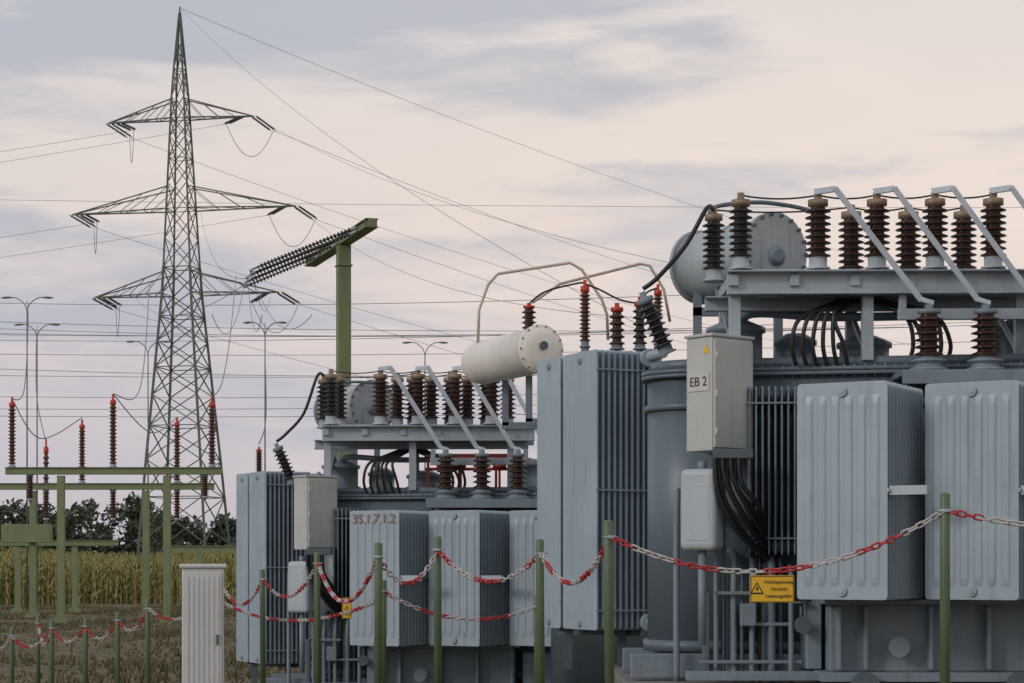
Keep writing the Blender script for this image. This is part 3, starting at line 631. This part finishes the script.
# ---------------------------------------------------------------- posts and chains
POST={}
def post(key,x,y,top):
    b_=gz(x,y); R0=(x,y,b_); mb=MB(); mb.lathe([(.036,-.1),(.036,top-b_-.01),(.030,top-b_),(.01,top-b_+.006)],(x,y,b_),(random.uniform(-.010,.010),0,1),16,0)
    o=mb.obj('barrier_post',['green'],rel=R0); tag(o,'round green steel post carrying a red and white chain','post','green barrier posts')
    mb=MB(); 
    mb.lathe([(.040,0),(.040,.02)],(x,y,top-.13),(0,0,1),14,0); mb.tube([(x-.06,y-.02,top-.12),(x,y-.045,top-.13),(x+.06,y-.02,top-.12)],.006,5)
    h=mb.obj('chain_hook',['steel'],o); h.location=(-x,-y,-b_); POST[key]=Vector((x,y-.02,top-.12))
post('a',3.03,14,2.60); post('b',.735,15,2.43); post('c',.254,17.5,2.32); post('d',-.685,18.5,2.36); post('e',-1.17,17.5,2.29)
post('e2',-1.42,22,1.93); post('f',-2.23,23,2.24); post('g',-3.11,25,2.04); post('h',-3.92,27,1.97)
post('z',5.1,13.4,2.55)
for k_,(px,py,y) in enumerate(((148,600,28),(118,612,28.5),(85,618,29),(52,620,29.5),(38,616,33),(12,628,30),(-22,632,30.5))): post('l%d'%k_,(px-512)*y/2000,y,HZ+(565-py)*y/2000)
post('m',.28,22.5,1.75)
def chain(p,q,sag,ph=0,run=6):
    L=.085;pitch=.058;rw=.008;rr=.019
    pts=cat(p,q,sag,60); mb=MB(); d=0; i=0; acc=[0]
    for a,b_ in zip(pts[:-1],pts[1:]): acc.append(acc[-1]+(b_-a).length)
    tot=acc[-1]; n=int(tot/pitch)
    for i in range(n):
        s_=(i+.5)*pitch; j=max(k for k in range(60) if acc[k]<=s_); t=(s_-acc[j])/(acc[j+1]-acc[j]); c=pts[j].lerp(pts[j+1],t); tg=(pts[j+1]-pts[j]).normalized()
        sx=tg.cross(Vector((0,0,1))).normalized(); sy=sx.cross(tg); roll=(i%2)*math.pi/2+.5+.25*math.sin(i*.7); u=sx*math.cos(roll)+sy*math.sin(roll); w_=tg.cross(u)
        o=len(mb.v); K=10
        for k in range(K):
            a=2*math.pi*k/K; off=(L/2-rr-rw)*(1 if math.cos(a)>0 else -1); cc=c+tg*(off+rr*math.cos(a))+u*rr*math.sin(a); nr=(tg*math.cos(a)+u*math.sin(a))
            for m_ in range(4):
                b2=math.pi/2*m_+.785; mb.v.append(tuple(cc+nr*rw*math.cos(b2)+w_*rw*math.sin(b2)))
        mt=((i+ph)//run)%2
        for k in range(K):
            k2=(k+1)%K
            for m_ in range(4):
                m2=(m_+1)%4; mb.f.append((o+k*4+m_,o+k2*4+m_,o+k2*4+m2,o+k*4+m2)); mb.m.append(mt); mb.s.append(True)
    ob=mb.obj('barrier_chain',['red','wchain'],rel=tuple(p)); tag(ob,'sagging red and white chain hung between green posts','chain','red and white barrier chains')
P=POST
chain(P['z'],P['a'],.12,3); chain(P['a'],P['b'],.34,6); chain(P['b'],P['c'],.30,0); chain(P['c'],P['d'],.27,2); chain(P['d'],P['e'],.27,5)
chain(P['e'],P['f'],.42,1); chain(P['f'],P['g'],.30,3); chain(P['g'],P['h'],.30,0); chain(P['e2'],P['m'],.22,4); chain(P['e2']-Vector((0,0,.08)),P['h']-Vector((0,0,.25)),.25,2)
for k_ in range(6):
    if k_ in(3,4): continue
    chain(P['l%d'%k_],P['l%d'%(k_+1)],.22,k_)
chain(P['l3'],P['l5'],.22,2); chain(P['l4'],P['l3'],.3,1); chain(P['h'],P['l0'],.30,4)

# ---------------------------------------------------------------- signs
def sign(x,y,z,w_,h_,label,lines,yaw=0):
    R0=(x,y,z-h_/2); mb=MB(); mb.box((x,y,z),(w_,.006,h_),yaw); o=mb.obj('warning_sign',['yellow'],rel=R0,bevel=.002); tag(o,label,'sign','yellow high voltage signs')
    mb=MB(); t=.004; yy=-.005
    for cx,cz,sx,sz in((0,h_/2-.006,w_-.01,t),(0,-h_/2+.006,w_-.01,t),(-w_/2+.006,0,t,h_-.02),(w_/2-.006,0,t,h_-.02)): mb.box((cx,yy,cz+h_/2),(sx,.003,sz))
    S=h_*.46 if lines else w_*.55; cx=-w_*.34 if lines else 0
    def tri(s,dy,mat): mb.add([(cx-s*.58,dy,h_/2-s*.42),(cx+s*.58,dy,h_/2-s*.42),(cx,dy,h_/2+s*.58)],[(0,1,2)],mat)
    tri(S,-.0045,0); tri(S*.68,-.0065,1)
    mb.add([(cx+.008,-.0085,h_/2+S*.28),(cx-.013,-.0085,h_/2+.0),(cx+.001,-.0085,h_/2+.0)],[(0,1,2)],0); mb.add([(cx-.003,-.0085,h_/2+.008),(cx+.013,-.0085,h_/2+.008),(cx-.004,-.0085,h_/2-S*.25)],[(0,1,2)],0)
    b_=mb.obj('sign_symbol',['ink','yellow'],o); b_.rotation_euler=(0,0,math.radians(yaw))
    for i,l in enumerate(lines): text_mesh('sign_lettering',l,h_*.185,(w_*.155,-.006,h_/2+h_*(.26-.26*i)),0,'ink',o,.0008)
sign(1.875,14.42,1.925,.32,.195,'yellow high voltage warning sign with black triangle, hanging on the chain',['Hochspannung','Vorsicht','Lebensgefahr'])
sign(-1.9,23.0,1.60,.11,.24,'small narrow yellow warning sign below a post chain',[])
